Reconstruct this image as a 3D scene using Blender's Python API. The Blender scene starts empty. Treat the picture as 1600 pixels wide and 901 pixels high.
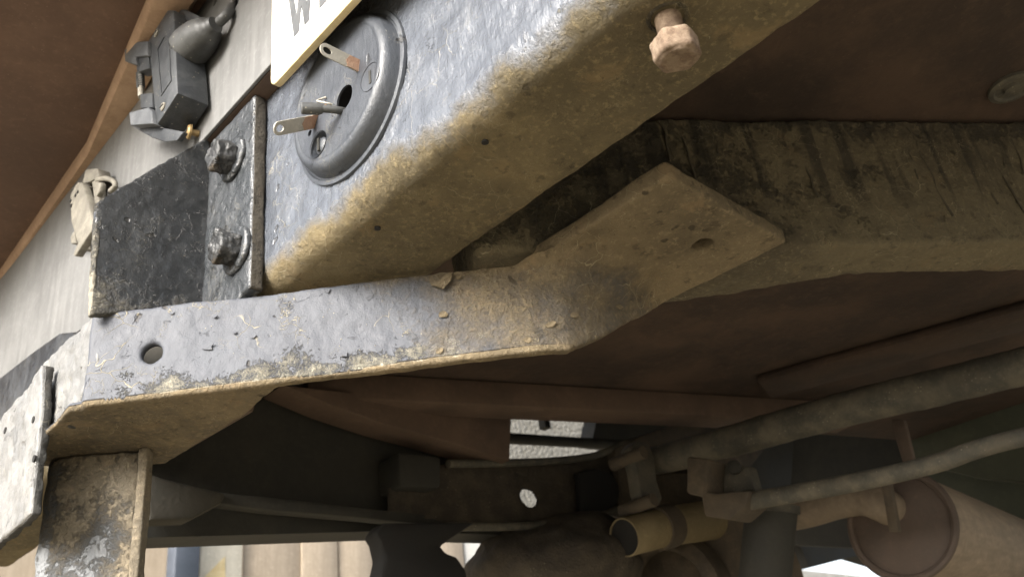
import bpy, bmesh, math, random
import numpy as np
from mathutils import Vector, Matrix, noise as mn
random.seed(7)
SC = bpy.context.scene
# ------------------------------------------------------------------ camera
H = 0.25                                   # camera height above the ground
CX, CY, FPX = 800.0, 450.5, 1414.75        # principal point and focal length of the 1600 px photograph
MR = ((0.7315702, 0.24951989, 0.63446423), (-0.67215074, 0.41971696, 0.60995988), (-0.11409828, -0.87268408, 0.4747674))
M3 = Matrix(MR)                            # image (right, down, ahead) -> vehicle (forward x, left y, up z)
cd = bpy.data.cameras.new('camera'); cam = bpy.data.objects.new('camera', cd); SC.collection.objects.link(cam)
r_, d_, a_ = M3.col[0], M3.col[1], M3.col[2]
cm = Matrix((( r_[0], -d_[0], -a_[0], 0), (r_[1], -d_[1], -a_[1], 0), (r_[2], -d_[2], -a_[2], H), (0, 0, 0, 1)))
cam.matrix_world = cm
cd.sensor_width = 36; cd.lens = 31.832; cd.clip_start = 0.02; cd.clip_end = 400
cd.dof.use_dof = True; cd.dof.focus_distance = 0.62; cd.dof.aperture_fstop = 14.0
SC.camera = cam
# ------------------------------------------------------------------ light
SUN_EL, SUN_AZ = math.radians(25), Vector((-0.98, -0.19, 0))    # hazy sun behind the vehicle
w = bpy.data.worlds.new('World'); SC.world = w; w.use_nodes = True
nt = w.node_tree; bg = nt.nodes['Background']
sky = nt.nodes.new('ShaderNodeTexSky'); sky.sky_type = 'NISHITA'; sky.sun_disc = False
sky.sun_elevation = SUN_EL; sky.sun_rotation = math.atan2(SUN_AZ.x, SUN_AZ.y)
sky.air_density = 1.0; sky.dust_density = 4.0; sky.ozone_density = 1.0
hs_ = nt.nodes.new('ShaderNodeHueSaturation'); hs_.inputs['Saturation'].default_value = .35      # thin cloud greys the sky
nt.links.new(sky.outputs[0], hs_.inputs['Color']); nt.links.new(hs_.outputs[0], bg.inputs[0]); bg.inputs[1].default_value = 0.15
sd = bpy.data.lights.new('sun', 'SUN'); sun = bpy.data.objects.new('sun', sd); SC.collection.objects.link(sun)
sd.energy = 2.2; sd.angle = math.radians(30); sd.color = (1.0, 0.95, 0.88)
sdir = Vector((SUN_AZ.x * math.cos(SUN_EL), SUN_AZ.y * math.cos(SUN_EL), math.sin(SUN_EL)))
sun.rotation_euler = sdir.to_track_quat('Z', 'Y').to_euler(); sun.location = sdir * 20
SC.view_settings.view_transform = 'Standard'; SC.view_settings.look = 'None'
SC.view_settings.exposure = 1.65; SC.view_settings.gamma = 1.0
SC.cycles.max_bounces = 10; SC.cycles.diffuse_bounces = 6

# ------------------------------------------------------------------ helpers
def at(px, py, ax, val):
    """point where the sight line of a photograph pixel meets the plane axis=val (heights from the camera)"""
    d = M3 @ Vector((px - CX, py - CY, FPX)); d *= val / d[ax]
    return Vector((d.x, d.y, d.z + H))
MI = M3.transposed()
def proj(p):
    c = MI @ Vector((p[0], p[1], p[2] - H)); return CX + FPX * c.x / c.z, CY + FPX * c.y / c.z
def depth(p): return (MI @ Vector((p[0], p[1], p[2] - H))).z
def pxr(p, r): return r * depth(p) / FPX
def V(x, y, z): return Vector((x, y, z + H))
def ss(a, b, x):
    t = min(1, max(0, (x - a) / (b - a))) if a != b else float(x > a); return t * t * (3 - 2 * t)
def nz(p, s, o=0.0): return mn.noise(Vector((p[0] * s + o, p[1] * s + o * 1.7, p[2] * s - o)))
def fbm(p, s, o=0.0): return nz(p, s, o) + .5 * nz(p, s * 2.1, o + 3) + .25 * nz(p, s * 4.3, o + 7)

LOC = {}
def link(o, parent):
    SC.collection.objects.link(o)
    if parent is not None:
        o.parent = parent; o.matrix_parent_inverse = Matrix.Translation(-LOC[parent.name])
def empty(name, loc, parent=None):
    o = bpy.data.objects.new(name, None); o.empty_display_size = .05; o.location = loc; link(o, parent); LOC[o.name] = Vector(loc); return o
def tag(o, label=None, cat=None, group=None, kind=None):
    for k, v in (('label', label), ('category', cat), ('group', group), ('kind', kind)):
        if v: o[k] = v
    return o

def smooth(bm, ang=40):
    c = math.radians(ang)
    for f in bm.faces: f.smooth = True
    for e in bm.edges:
        if len(e.link_faces) == 2: e.smooth = e.calc_face_angle(0) < c
def fin(name, bm, mat, parent=None, voxel=0, rough=(), attrs=None, ang=40, soft=1):
    """turn a bmesh in world space into ONE object; voxel > 0 rebuilds it as a fine even mesh and weathers it"""
    bmesh.ops.recalc_face_normals(bm, faces=bm.faces[:])
    vs = [v.co for v in bm.verts]
    lo = Vector([min(v[i] for v in vs) for i in range(3)]); hi = Vector([max(v[i] for v in vs) for i in range(3)])
    c = (lo + hi) / 2
    if not voxel: smooth(bm, ang)
    me = bpy.data.meshes.new(name); bm.to_mesh(me); bm.free()
    o = bpy.data.objects.new(name, me); link(o, parent)
    if voxel:
        md = o.modifiers.new('r', 'REMESH'); md.mode = 'VOXEL'; md.voxel_size = voxel
        m2 = bpy.data.meshes.new_from_object(o.evaluated_get(bpy.context.evaluated_depsgraph_get()))
        o.modifiers.clear(); o.data = m2; bpy.data.meshes.remove(me); me = m2; me.name = name
        b = bmesh.new(); b.from_mesh(me)
        for _ in range(soft): bmesh.ops.smooth_vert(b, verts=b.verts, factor=.5, use_axis_x=True, use_axis_y=True, use_axis_z=True)
        b.normal_update()
        if rough:
            mv = []
            for v in b.verts:
                d = 0
                for amp, s in rough: d += amp * nz(v.co, s, amp * 900)
                mv.append(v.normal * d)
            for v, d in zip(b.verts, mv): v.co += d
        for f in b.faces: f.smooth = True
        b.to_mesh(me); b.free()
    if attrs:
        for an, fn in attrs.items():
            a = me.attributes.new(an, 'FLOAT', 'POINT')
            a.data.foreach_set('value', [fn(v.co) for v in me.vertices])
    me.transform(Matrix.Translation(-c)); me.update()
    if parent is None: o.location = c; 
    else: o.location = c
    LOC[o.name] = c
    me.materials.clear(); me.materials.append(mat)
    return o

def polyloop(bm, pts):
    vs = [bm.verts.new(p) for p in pts]
    return [bm.edges.new((vs[i], vs[(i + 1) % len(vs)])) for i in range(len(vs))]
def plate(outer, holes, vec, bm=None):
    """flat outline with real holes, extruded by vec"""
    bm = bm or bmesh.new()
    es = polyloop(bm, outer)
    if holes:
        for h in holes: es += polyloop(bm, h)
        fs = [g for g in bmesh.ops.triangle_fill(bm, use_beauty=True, edges=es)['geom'] if isinstance(g, bmesh.types.BMFace)]
    else:
        fs = [bm.faces.new([e.verts[0] for e in es])]
    r = bmesh.ops.extrude_face_region(bm, geom=fs)
    bmesh.ops.translate(bm, verts=[g for g in r['geom'] if isinstance(g, bmesh.types.BMVert)], vec=vec)
    bmesh.ops.recalc_face_normals(bm, faces=bm.faces[:])
    return bm
def bev(bm, w_, seg=2, ang=30):
    c = math.radians(ang)
    es = [e for e in bm.edges if len(e.link_faces) == 2 and e.calc_face_angle(0) > c]
    bmesh.ops.bevel(bm, geom=es, offset=w_, segments=seg, affect='EDGES', profile=.5, clamp_overlap=True); return bm
def pxp(pts, ax, val): return [at(x, y, ax, val) for x, y in pts]
def prism(pts, ax, val, vec, b=0):
    bm = plate(pxp(pts, ax, val), [], Vector(vec))
    return bev(bm, b) if b else bm
def box(lo, hi, b=0, bm=None):
    n = bm or bmesh.new()
    t = bmesh.new(); bmesh.ops.create_cube(t, size=1)
    for v in t.verts: v.co = Vector([lo[i] + (hi[i] - lo[i]) * (v.co[i] + .5) for i in range(3)])
    if b: bev(t, b)
    me = bpy.data.meshes.new('t'); t.to_mesh(me); t.free(); n.from_mesh(me); bpy.data.meshes.remove(me)
    return n
def frame(d):
    d = d.normalized(); a = Vector((0, 0, 1)) if abs(d.z) < .9 else Vector((1, 0, 0))
    u = d.cross(a).normalized(); return u, d.cross(u).normalized()
def tube(pts, rs, seg=24, bm=None, cap=True, hollow=0, sub=0):
    """round bar through points; sub > 0 smooths the path"""
    bm = bm or bmesh.new(); pts = [Vector(p) for p in pts]
    if not hasattr(rs, '__len__'): rs = [rs] * len(pts)
    if sub:
        q, r2 = [], []
        for i in range(len(pts) - 1):
            p0, p1, p2, p3 = pts[max(i - 1, 0)], pts[i], pts[i + 1], pts[min(i + 2, len(pts) - 1)]
            for k in range(sub):
                t = k / sub
                q.append(.5 * (2 * p1 + (p2 - p0) * t + (2 * p0 - 5 * p1 + 4 * p2 - p3) * t * t + (3 * p1 - p0 - 3 * p2 + p3) * t ** 3))
                r2.append(rs[i] + (rs[i + 1] - rs[i]) * (t * t * (3 - 2 * t)))
        pts = q + [pts[-1]]; rs = r2 + [rs[-1]]
    u = None; rings = []
    for i, p in enumerate(pts):
        d = (pts[min(i + 1, len(pts) - 1)] - pts[max(i - 1, 0)]).normalized()
        if u is None: u, v = frame(d)
        else: u = (u - d * u.dot(d)).normalized(); v = d.cross(u)
        rings.append([bm.verts.new(p + (u * math.cos(k * math.tau / seg) + v * math.sin(k * math.tau / seg)) * rs[i]) for k in range(seg)])
    for a, b in zip(rings, rings[1:]):
        for k in range(seg): bm.faces.new((a[k], a[(k + 1) % seg], b[(k + 1) % seg], b[k]))
    if hollow:
        d0 = (pts[1] - pts[0])
        inn = [bm.verts.new(pts[0] + (v_.co - pts[0]) * hollow) for v_ in rings[0]]
        dee = [bm.verts.new(v_.co + d0.normalized() * rs[0] * 4) for v_ in inn]
        for k in range(seg):
            bm.faces.new((rings[0][k], rings[0][(k + 1) % seg], inn[(k + 1) % seg], inn[k]))
            bm.faces.new((inn[k], inn[(k + 1) % seg], dee[(k + 1) % seg], dee[k]))
        bm.faces.new(dee)
        if cap: bm.faces.new(rings[-1])
    elif cap: bm.faces.new(rings[0][::-1]); bm.faces.new(rings[-1])
    return bm
def lathe(c, axis, prof, seg=64, bm=None, cap=True):
    """prof: (radius, height along axis)"""
    bm = bm or bmesh.new(); axis = Vector(axis).normalized(); u, v = frame(axis); rings = []
    for r, h in prof:
        if r < 1e-6: rings.append([bm.verts.new(c + axis * h)])
        else: rings.append([bm.verts.new(c + axis * h + (u * math.cos(k * math.tau / seg) + v * math.sin(k * math.tau / seg)) * r) for k in range(seg)])
    for a, b in zip(rings, rings[1:]):
        for k in range(seg):
            f = [a[k % len(a)], a[(k + 1) % seg % len(a)], b[(k + 1) % seg % len(b)], b[k % len(b)]]
            f = list(dict.fromkeys(f))
            if len(f) > 2: bm.faces.new(f)
    if cap:
        for r in (rings[0], rings[-1]):
            if len(r) > 2: bm.faces.new(r)
    return bm
def hexa(c, axis, r, h, seg=6, bm=None, rot=0, ch=.0015):
    axis = Vector(axis).normalized(); u, v = frame(axis); bm = bm or bmesh.new()
    out = [c + (u * math.cos(k * math.tau / seg + rot) + v * math.sin(k * math.tau / seg + rot)) * r for k in range(seg)]
    t = plate(out, [], axis * h); bev(t, ch, 2)
    me = bpy.data.meshes.new('t'); t.to_mesh(me); t.free(); bm.from_mesh(me); bpy.data.meshes.remove(me)
    return bm
def circ(c, u, v, r, n=24, r2=None): return [c + u * math.cos(k * math.tau / n) * r + v * math.sin(k * math.tau / n) * (r2 or r) for k in range(n)]

# ------------------------------------------------------------------ materials
class NM:
    def __init__(s, name):
        s.m = bpy.data.materials.new(name); s.m.use_nodes = True; s.t = s.m.node_tree; s.b = s.t.nodes['Principled BSDF']
        s.co = s.t.nodes.new('ShaderNodeTexCoord').outputs['Object']
    def n(s, t, *ins, **pr):
        k = s.t.nodes.new('ShaderNode' + t)
        for a, v in pr.items(): setattr(k, a, v)
        for i, v in ins: s.set(k.inputs[i], v)
        return k
    def set(s, sock, v):
        if isinstance(v, bpy.types.NodeSocket): s.t.links.new(v, sock)
        elif hasattr(v, '__len__') and len(v) == 3 and sock.type == 'RGBA': sock.default_value = (*v, 1)
        else: sock.default_value = v
    def noise(s, sc, det=5, ro=.6, vec=None, dist=0): return s.n('TexNoise', ('Vector', vec or s.co), ('Scale', sc), ('Detail', det), ('Roughness', ro), ('Distortion', dist)).outputs['Fac']
    def vor(s, sc, vec=None, feat='DISTANCE_TO_EDGE'): return s.n('TexVoronoi', ('Vector', vec or s.co), ('Scale', sc), feature=feat).outputs['Distance']
    def map(s, scale, vec=None): return s.n('Mapping', ('Vector', vec or s.co), ('Scale', scale)).outputs[0]
    def warp(s, sc, amt):
        k = s.n('TexNoise', ('Vector', s.co), ('Scale', sc), ('Detail', 3)).outputs['Color']
        k = s.n('VectorMath', (0, k), (1, (.5, .5, .5)), operation='SUBTRACT').outputs[0]
        k = s.n('VectorMath', (0, k), ('Scale', amt), operation='SCALE').outputs[0]
        return s.n('VectorMath', (0, s.co), (1, k), operation='ADD').outputs[0]
    def ramp(s, f, lo, hi, a=0., b=1.): return s.n('MapRange', (0, f), (1, lo), (2, hi), (3, a), (4, b), interpolation_type='SMOOTHSTEP').outputs[0]
    def mix(s, f, a, b):
        k = s.n('Mix', data_type='RGBA'); s.set(k.inputs[0], f); s.set(k.inputs[6], a); s.set(k.inputs[7], b); return k.outputs[2]
    def op(s, o, a, b=0., clamp=False): return s.n('Math', (0, a), (1, b), operation=o, use_clamp=clamp).outputs[0]
    def attr(s, name): return s.n('Attribute', attribute_name=name).outputs['Fac']
    def bump(s, h, dist, nrm=None, st=1.):
        k = s.n('Bump', ('Height', h), ('Distance', dist), ('Strength', st))
        if nrm: s.set(k.inputs['Normal'], nrm)
        return k.outputs[0]
    def out(s, col, rough, nrm=None, metal=0., spec=.5, coat=0.):
        s.b.inputs['Coat Weight'].default_value = 0
        if coat: s.set(s.b.inputs['Coat Weight'], coat); s.b.inputs['Coat Roughness'].default_value = .16
        s.set(s.b.inputs['Base Color'], col); s.set(s.b.inputs['Roughness'], rough); s.set(s.b.inputs['Metallic'], metal); s.set(s.b.inputs['Specular IOR Level'], spec)
        if nrm: s.set(s.b.inputs['Normal'], nrm)
        return s.m

def grime(name, paint, paint2, dirt=(.17, .125, .07), dirt2=(.09, .07, .045), base=0., rough=.35, flake=.0006, streak=None, lines=.5, chip=.55, fs=26, wrinkle=.0012, dw=.45, pits=.5, cream_c=(.54, .50, .38), coat=0., spec=.5, nm=1.3, drips=0):
    """old painted steel: paint, road dirt where 'dirt' says, lichen-like chalk where 'cream' says, rust where 'rust' says"""
    s = NM(name)
    big = s.noise(7, 5, .65); mid = s.noise(38, 7, .68); fine = s.noise(240, 5, .7); vfine = s.noise(900, 3, .6)
    # paint film
    pc = s.mix(s.ramp(mid, .35, .68), paint, paint2)
    fl = s.ramp(s.noise(fs, 7, .62, dist=.6), chip, chip + .018)              # flaked islands
    fl2 = s.ramp(s.noise(fs * 2.7, 5, .6, dist=.8), chip + .03, chip + .05)
    flk = s.op('MAXIMUM', fl, fl2)
    pc = s.mix(s.op('MULTIPLY', flk, .45), pc, tuple(c * .55 for c in paint))
    # dirt
    da = s.attr('dirt')
    df = s.op('ADD', s.op('ADD', da, base), s.op('MULTIPLY', s.op('SUBTRACT', mid, .5), nm))
    df = s.op('ADD', df, s.op('MULTIPLY', s.op('SUBTRACT', fine, .5), nm * .6))
    dm = s.ramp(df, .5 - dw / 2, .5 + dw / 2)
    dc = s.mix(s.ramp(big, .35, .65), dirt2, dirt)
    dc = s.mix(s.op('MULTIPLY', s.ramp(fine, .5, .72), .5), dc, tuple(min(1, c * 1.7) for c in dirt))
    dc = s.mix(s.op('MULTIPLY', s.ramp(s.noise(15, 6, .7), .54, .70), .35), dc, tuple(c * .62 for c in dirt2))
    dc = s.mix(s.op('MULTIPLY', s.ramp(s.noise(21, 5, .7, dist=.5), .55, .68), .5), dc, (dirt[0] * 1.2, dirt[1] * 1.08, dirt[2] * 1.0))
    dc = s.mix(s.op('MULTIPLY', s.ramp(s.noise(90, 6, .7), .56, .66), .55), dc, tuple(c * .5 for c in dirt2))
    col = s.mix(dm, pc, dc)
    if drips:                               # old runs of underseal and water, straight down the side
        dr = s.ramp(s.noise(drips, 3, .5, s.map((1, 1, .05)), .25), .54, .64)
        dr = s.op('MULTIPLY', dr, s.op('ADD', s.attr('drip'), s.op('MULTIPLY', s.op('SUBTRACT', s.noise(14, 3), .5), .8), True), True)
        col = s.mix(s.op('MULTIPLY', dr, .8), col, (.03, .025, .017))
    # chalky bloom
    ca = s.op('ADD', s.attr('cream'), s.op('ADD', s.op('MULTIPLY', s.op('SUBTRACT', s.noise(70, 8, .75), .5), 2.2), s.op('MULTIPLY', s.op('SUBTRACT', vfine, .5), .9)))
    cmk = s.ramp(ca, .38, .95)
    cc = s.mix(s.ramp(s.noise(50, 4), .4, .62), cream_c, tuple(c * .72 for c in cream_c))
    col = s.mix(cmk, col, cc)
    # rust
    ra = s.op('ADD', s.attr('rust'), s.op('MULTIPLY', s.op('SUBTRACT', s.noise(30, 8, .75), .5), 2.0))
    rmk = s.ramp(ra, .5, .75)
    col = s.mix(rmk, col, s.mix(fine, (.16, .06, .025), (.42, .2, .09)))
    # pale scratches / root-like lines
    wv = s.warp(30, .03)
    ln = s.ramp(s.vor(42, wv), .012, .0, 0, 1)
    lm = s.op('MULTIPLY', s.op('MULTIPLY', ln, s.ramp(s.noise(16, 3), .52, .62)), lines)
    wv2 = s.warp(90, .018)
    ln2 = s.ramp(s.vor(130, wv2), .03, .0, 0, 1)
    lm2 = s.op('MULTIPLY', s.op('MULTIPLY', ln2, s.ramp(s.noise(28, 3), .54, .64)), lines * .8)
    lall = s.op('MAXIMUM', lm, lm2)
    col = s.mix(lall, col, (.42, .37, .25))
    # pale specks and dark pits
    sp = s.ramp(s.vor(260, feat='F1'), .16, .08, 0, 1)
    sp = s.op('MULTIPLY', sp, s.ramp(s.noise(60, 3), .55, .64))
    col = s.mix(s.op('MULTIPLY', sp, .6 * pits), col, (.5, .46, .34))
    pt = s.op('MULTIPLY', s.ramp(s.vor(48, s.warp(60, .02), 'F1'), .17, .09, 0, 1), s.ramp(s.noise(12, 2), .52, .6))
    col = s.mix(s.op('MULTIPLY', pt, .8 * pits), col, (.03, .024, .016))
    rg = s.op('ADD', rough, s.op('MULTIPLY', s.op('SUBTRACT', mid, .5), .5))
    dall = s.op('MAXIMUM', dm, s.op('MAXIMUM', cmk, rmk))
    rg = s.n('Mix', (0, dall), (2, rg), (3, .93)).outputs[0]
    nr = s.bump(s.noise(60, 6, .6), wrinkle * 2)
    if streak: nr = s.bump(s.noise(streak[0], 4, .6, s.map(streak[1])), streak[2], nr)
    nr = s.bump(flk, flake, nr, -1. if False else 1.)
    nr = s.bump(s.op('MULTIPLY', fine, s.op('ADD', s.op('MULTIPLY', dall, .85), .12)), .0011, nr, .8)
    nr = s.bump(s.op('MULTIPLY', s.noise(85, 7, .72, dist=.3), dall), .0042, nr, .9)
    nr = s.bump(s.op('ADD', s.op('MULTIPLY', dall, 1.0), s.op('MULTIPLY', vfine, .5)), .0006, nr, .8)
    nr = s.bump(s.op('SUBTRACT', s.op('ADD', lall, sp), s.op('MULTIPLY', pt, 2.)), .0005, nr)
    cw = s.op('MULTIPLY', s.op('SUBTRACT', 1., dall), coat) if coat else 0.
    if coat: s.t.links.new(nr, s.b.inputs['Coat Normal'])
    return s.out(col, rg, nr, coat=cw, spec=spec)
def plain(name, c1, c2, rough=.6, sc=30, bump=.0008, metal=0., spec=.5, streak=None, specks=0., speck_c=(.5, .46, .36)):
    s = NM(name); a = s.noise(sc, 7, .66); f = s.noise(sc * 9, 4, .65)
    if streak: a = s.op('ADD', s.op('MULTIPLY', a, .4), s.op('MULTIPLY', s.noise(streak[0], 4, .6, s.map(streak[1])), .6))
    col = s.mix(s.ramp(a, .36, .66), c1, c2)
    col = s.mix(s.op('MULTIPLY', s.ramp(f, .5, .75), .3), col, tuple(min(1, c * 1.6) for c in c2))
    if specks:
        sp = s.op('MULTIPLY', s.ramp(s.vor(220, feat='F1'), .2, .08, 0, 1), s.ramp(s.noise(50, 3), .5, .6))
        col = s.mix(s.op('MULTIPLY', sp, specks), col, speck_c)
    col = s.mix(s.op('MULTIPLY', s.ramp(s.noise(sc * .3, 6, .65), .45, .65), .45), col, tuple(c * .6 for c in c1))
    rg = s.op('ADD', rough, s.op('MULTIPLY', s.op('SUBTRACT', a, .5), .3), True)
    return s.out(col, rg, s.bump(f, bump * .5, s.bump(a, bump)), metal, spec)

M = {}
M['beam'] = grime('blue_black_gloss_paint_with_mud', (.078, .087, .104), (.095, .105, .123), coat=.7, nm=.75, dw=.9, streak=(150, (1, 1.3, .3), .0007), rough=.24, wrinkle=.0006, chip=.66, lines=.35, dirt=(.19, .15, .08), dirt2=(.10, .08, .044))
M['bar'] = grime('blue_grey_paint_flaking', (.062, .067, .080), (.085, .091, .105), rough=.55, spec=.32, cream_c=(.46, .43, .34), chip=.625, fs=30, flake=.0004, wrinkle=.0005, lines=.75, pits=.9, nm=.8, dw=.85, dirt=(.205, .162, .10), dirt2=(.105, .085, .055))
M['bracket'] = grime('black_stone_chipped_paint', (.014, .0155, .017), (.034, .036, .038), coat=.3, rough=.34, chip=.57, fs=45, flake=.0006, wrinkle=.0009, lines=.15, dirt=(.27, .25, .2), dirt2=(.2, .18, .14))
M['flange'] = grime('grey_black_paint_thick', (.032, .036, .040), (.055, .06, .066), coat=.4, rough=.3, dirt=(.07, .06, .045), dirt2=(.05, .043, .033), chip=.6, fs=30, flake=.0012, wrinkle=.002, lines=.2)
M['drop'] = grime('pale_grey_worn_paint', (.13, .13, .127), (.19, .187, .18), rough=.5, chip=.62, lines=.3, dirt=(.06, .056, .05), dirt2=(.04, .04, .037))
M['rail'] = grime('dark_rail_with_dried_mud', (.06, .052, .038), (.10, .085, .06), rough=.7, chip=.7, lines=.6, base=.58, dirt=(.138, .115, .07), dirt2=(.07, .058, .037), streak=(70, (1, 1, .16), .003), drips=62, cream_c=(.42, .37, .2))
M['post'] = grime('muddy_post_paint', (.13, .138, .146), (.19, .196, .2), rough=.55, chip=.62, lines=.4, dirt=(.235, .195, .135), dirt2=(.125, .108, .08))
M['panel'] = plain('dull_aluminium_panel', (.125, .125, .123), (.17, .17, .167), .5, 18, .0003, 0, .4, streak=(60, (1, 2, .12)))
M['tailgate'] = plain('brown_dusty_underside', (.105, .062, .042), (.145, .088, .06), .85, 14, .0006, specks=.35, speck_c=(.3, .22, .16))
M['rim'] = plain('dusty_brown_rim', (.27, .175, .11), (.36, .245, .16), .8, 25, .0008)
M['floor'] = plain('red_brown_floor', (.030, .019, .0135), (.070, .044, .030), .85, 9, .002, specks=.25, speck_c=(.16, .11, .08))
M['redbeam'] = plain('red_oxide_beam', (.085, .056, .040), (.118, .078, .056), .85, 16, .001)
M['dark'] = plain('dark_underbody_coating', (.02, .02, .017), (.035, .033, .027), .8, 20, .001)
M['darkgreen'] = plain('dark_green_panel', (.05, .058, .042), (.07, .078, .055), .7, 12, .0005)
M['tube'] = plain('dusty_dark_tube', (.05, .048, .04), (.115, .102, .077), .75, 30, .0012, specks=.5)
M['brown'] = plain('muddy_brown_steel', (.055, .044, .032), (.105, .082, .057), .85, 22, .0015)
M['exhaust'] = plain('rusty_exhaust_steel', (.17, .135, .098), (.25, .198, .145), .75, 14, .0008, streak=(30, (1, 3, 3)))
M['exend'] = plain('rust_brown_silencer_end', (.07, .052, .042), (.10, .073, .058), .8, 14, .0006)
M['brass'] = plain('yellowed_tail_pipe', (.20, .16, .09), (.27, .22, .13), .6, 20, .0006, .3)
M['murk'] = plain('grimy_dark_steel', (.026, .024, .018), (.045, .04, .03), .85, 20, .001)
M['drip'] = plain('dried_run', (.05, .042, .028), (.08, .067, .043), .8, 60, .001)
M['mudbrown'] = plain('caked_mud', (.03, .024, .017), (.062, .05, .035), .9, 34, .004, specks=.3)
M['black'] = plain('flat_black', (.008, .008, .008), (.014, .013, .012), .9, 30)  # near-black for rubber, and for discs painted in as dark holes
M['plastic'] = plain('dusty_black_plastic', (.026, .029, .033), (.055, .059, .063), .5, 40, .0005, specks=.6)
M['plastic2'] = plain('light_grey_plastic', (.06, .065, .072), (.11, .116, .124), .6, 40, .0004, specks=.3)  # lighter grey than the socket body, for its hinge arms
M['rubber'] = plain('dusty_black_rubber', (.04, .042, .043), (.085, .086, .083), .5, 30, .0006, specks=.7)
M['oldmetal'] = plain('corroded_pale_alloy', (.12, .11, .09), (.21, .195, .16), .8, 60, .001)
M['zinc'] = plain('dull_zinc_steel', (.36, .34, .29), (.52, .49, .42), .5, 60, .0006, .4)
M['rustmetal'] = plain('orange_rust_steel', (.30, .17, .11), (.44, .29, .2), .8, 80, .001)
M['brassscrew'] = plain('brass_screw', (.27, .18, .07), (.38, .27, .13), .5, 80, .0004, .4)
M['bolt'] = plain('dusty_rusted_bolt', (.115, .075, .048), (.27, .205, .145), .9, 130, .0008)
M['boltdark'] = grime('painted_black_bolt', (.018, .019, .02), (.045, .046, .046), coat=.35, rough=.35, chip=.6, fs=60, wrinkle=.003, lines=0, cream_c=(.45, .38, .25))
M['lampplate'] = grime('painted_lamp_plate', (.042, .047, .056), (.056, .062, .072), coat=.15, rough=.42, chip=.68, lines=.2, streak=(150, (1, 1.3, .35), .0006), wrinkle=.0002)
M['white'] = plain('white_number_plate', (.82, .82, .80), (.86, .86, .84), .3, 20, .0001)
M['yellow'] = plain('yellowed_plate_edge', (.6, .47, .24), (.7, .58, .34), .5, 30, .0003)
M['letter'] = plain('grey_black_lettering', (.085, .09, .095), (.12, .125, .13), .4, 30, .0002)
M['border'] = plain('grey_border_line', (.45, .46, .46), (.52, .53, .53), .4, 30, .0002)
M['ground'] = plain('dusty_concrete_yard', (.20, .17, .118), (.28, .242, .168), .9, 5, .004)
M['board_cream'] = plain('cream_painted_board', (.50, .46, .37), (.56, .52, .43), .6, 10, .0006, streak=(14, (6, 6, .4)))
M['board_tan'] = plain('tan_painted_board', (.33, .27, .20), (.40, .33, .25), .6, 10, .0008, streak=(14, (6, 6, .4)))
M['board_blue'] = plain('navy_painted_post', (.04, .05, .066), (.055, .065, .085), .5, 10, .0005)
M['board_white'] = plain('white_painted_board', (.42, .41, .38), (.5, .49, .46), .6, 10, .0005)
def pebbledash():
    s = NM('pebbledash'); v = s.vor(60, feat='F1'); a = s.noise(40, 4)
    col = s.mix(s.ramp(a, .4, .62), (.15, .14, .115), (.20, .19, .165)); col = s.mix(s.ramp(v, .1, .75), (.23, .22, .195), col)
    return s.out(col, .9, s.bump(v, -.006))
M['pebble'] = pebbledash()

# ------------------------------------------------------------------ setting
def setting(name, bm, mat): return tag(fin(name, bm, mat), kind='structure')
g = bmesh.new(); bmesh.ops.create_grid(g, x_segments=8, y_segments=8, size=60); setting('ground', g, M['ground'])

# ------------------------------------------------------------------ the vehicle
veh = empty('off_road_vehicle', (1.2, .65, 0))
tag(veh, 'weathered off-road vehicle seen from below its rear, flaking blue-black steelwork over a muddy brown underside', 'vehicle')

def hang(name, bm, mat, parent=None, label=None, **k):
    o = fin(name, bm, mat, parent or veh, **k)
    if label: o['label'] = label
    return o
# --- rear crossmember: rear face x=.300, underside z=.351, rounded lower edge
XF, XB, ZB, ZT = .300, .398, .351, .548
R = .020
prof = [(XB, ZB)] + [(XF + R - R * math.sin(t), ZB + R - R * math.cos(t)) for t in [i * math.pi / 2 / 6 for i in range(7)]] + [(XF, ZT), (XB, ZT)]
pts = [V(x, -.45, z) for x, z in prof]
bm = plate(pts, [], Vector((0, 1.9, 0)))
def cm_dirt(p):
    z = p.z - H; n = fbm(p, 45, 2) * .007 + fbm(p, 11) * .010 + nz(p, 130) * .004
    return ss(.380 + n, .344 + n, z) * 1.25 + (.25 if p.x > .312 and z < .36 else 0)
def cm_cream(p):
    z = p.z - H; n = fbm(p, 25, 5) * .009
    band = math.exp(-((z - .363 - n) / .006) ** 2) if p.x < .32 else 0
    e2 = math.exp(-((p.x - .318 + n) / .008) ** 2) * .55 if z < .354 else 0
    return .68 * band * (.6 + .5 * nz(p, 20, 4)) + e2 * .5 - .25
xm = hang('rear_crossmember', bm, M['beam'], voxel=.0035, rough=((.0012, 26), (.0008, 80), (.0004, 200)), attrs={'dirt': cm_dirt, 'cream': cm_cream, 'rust': lambda p: -.42 + .3 * max(0, fbm(p, 12, 4)) + .2 * ss(.34, .39, p.x) * (p.z - H < .36)}, soft=2,
          label='box section crossmember with blue-black rear face and dusty brown underside')
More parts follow.
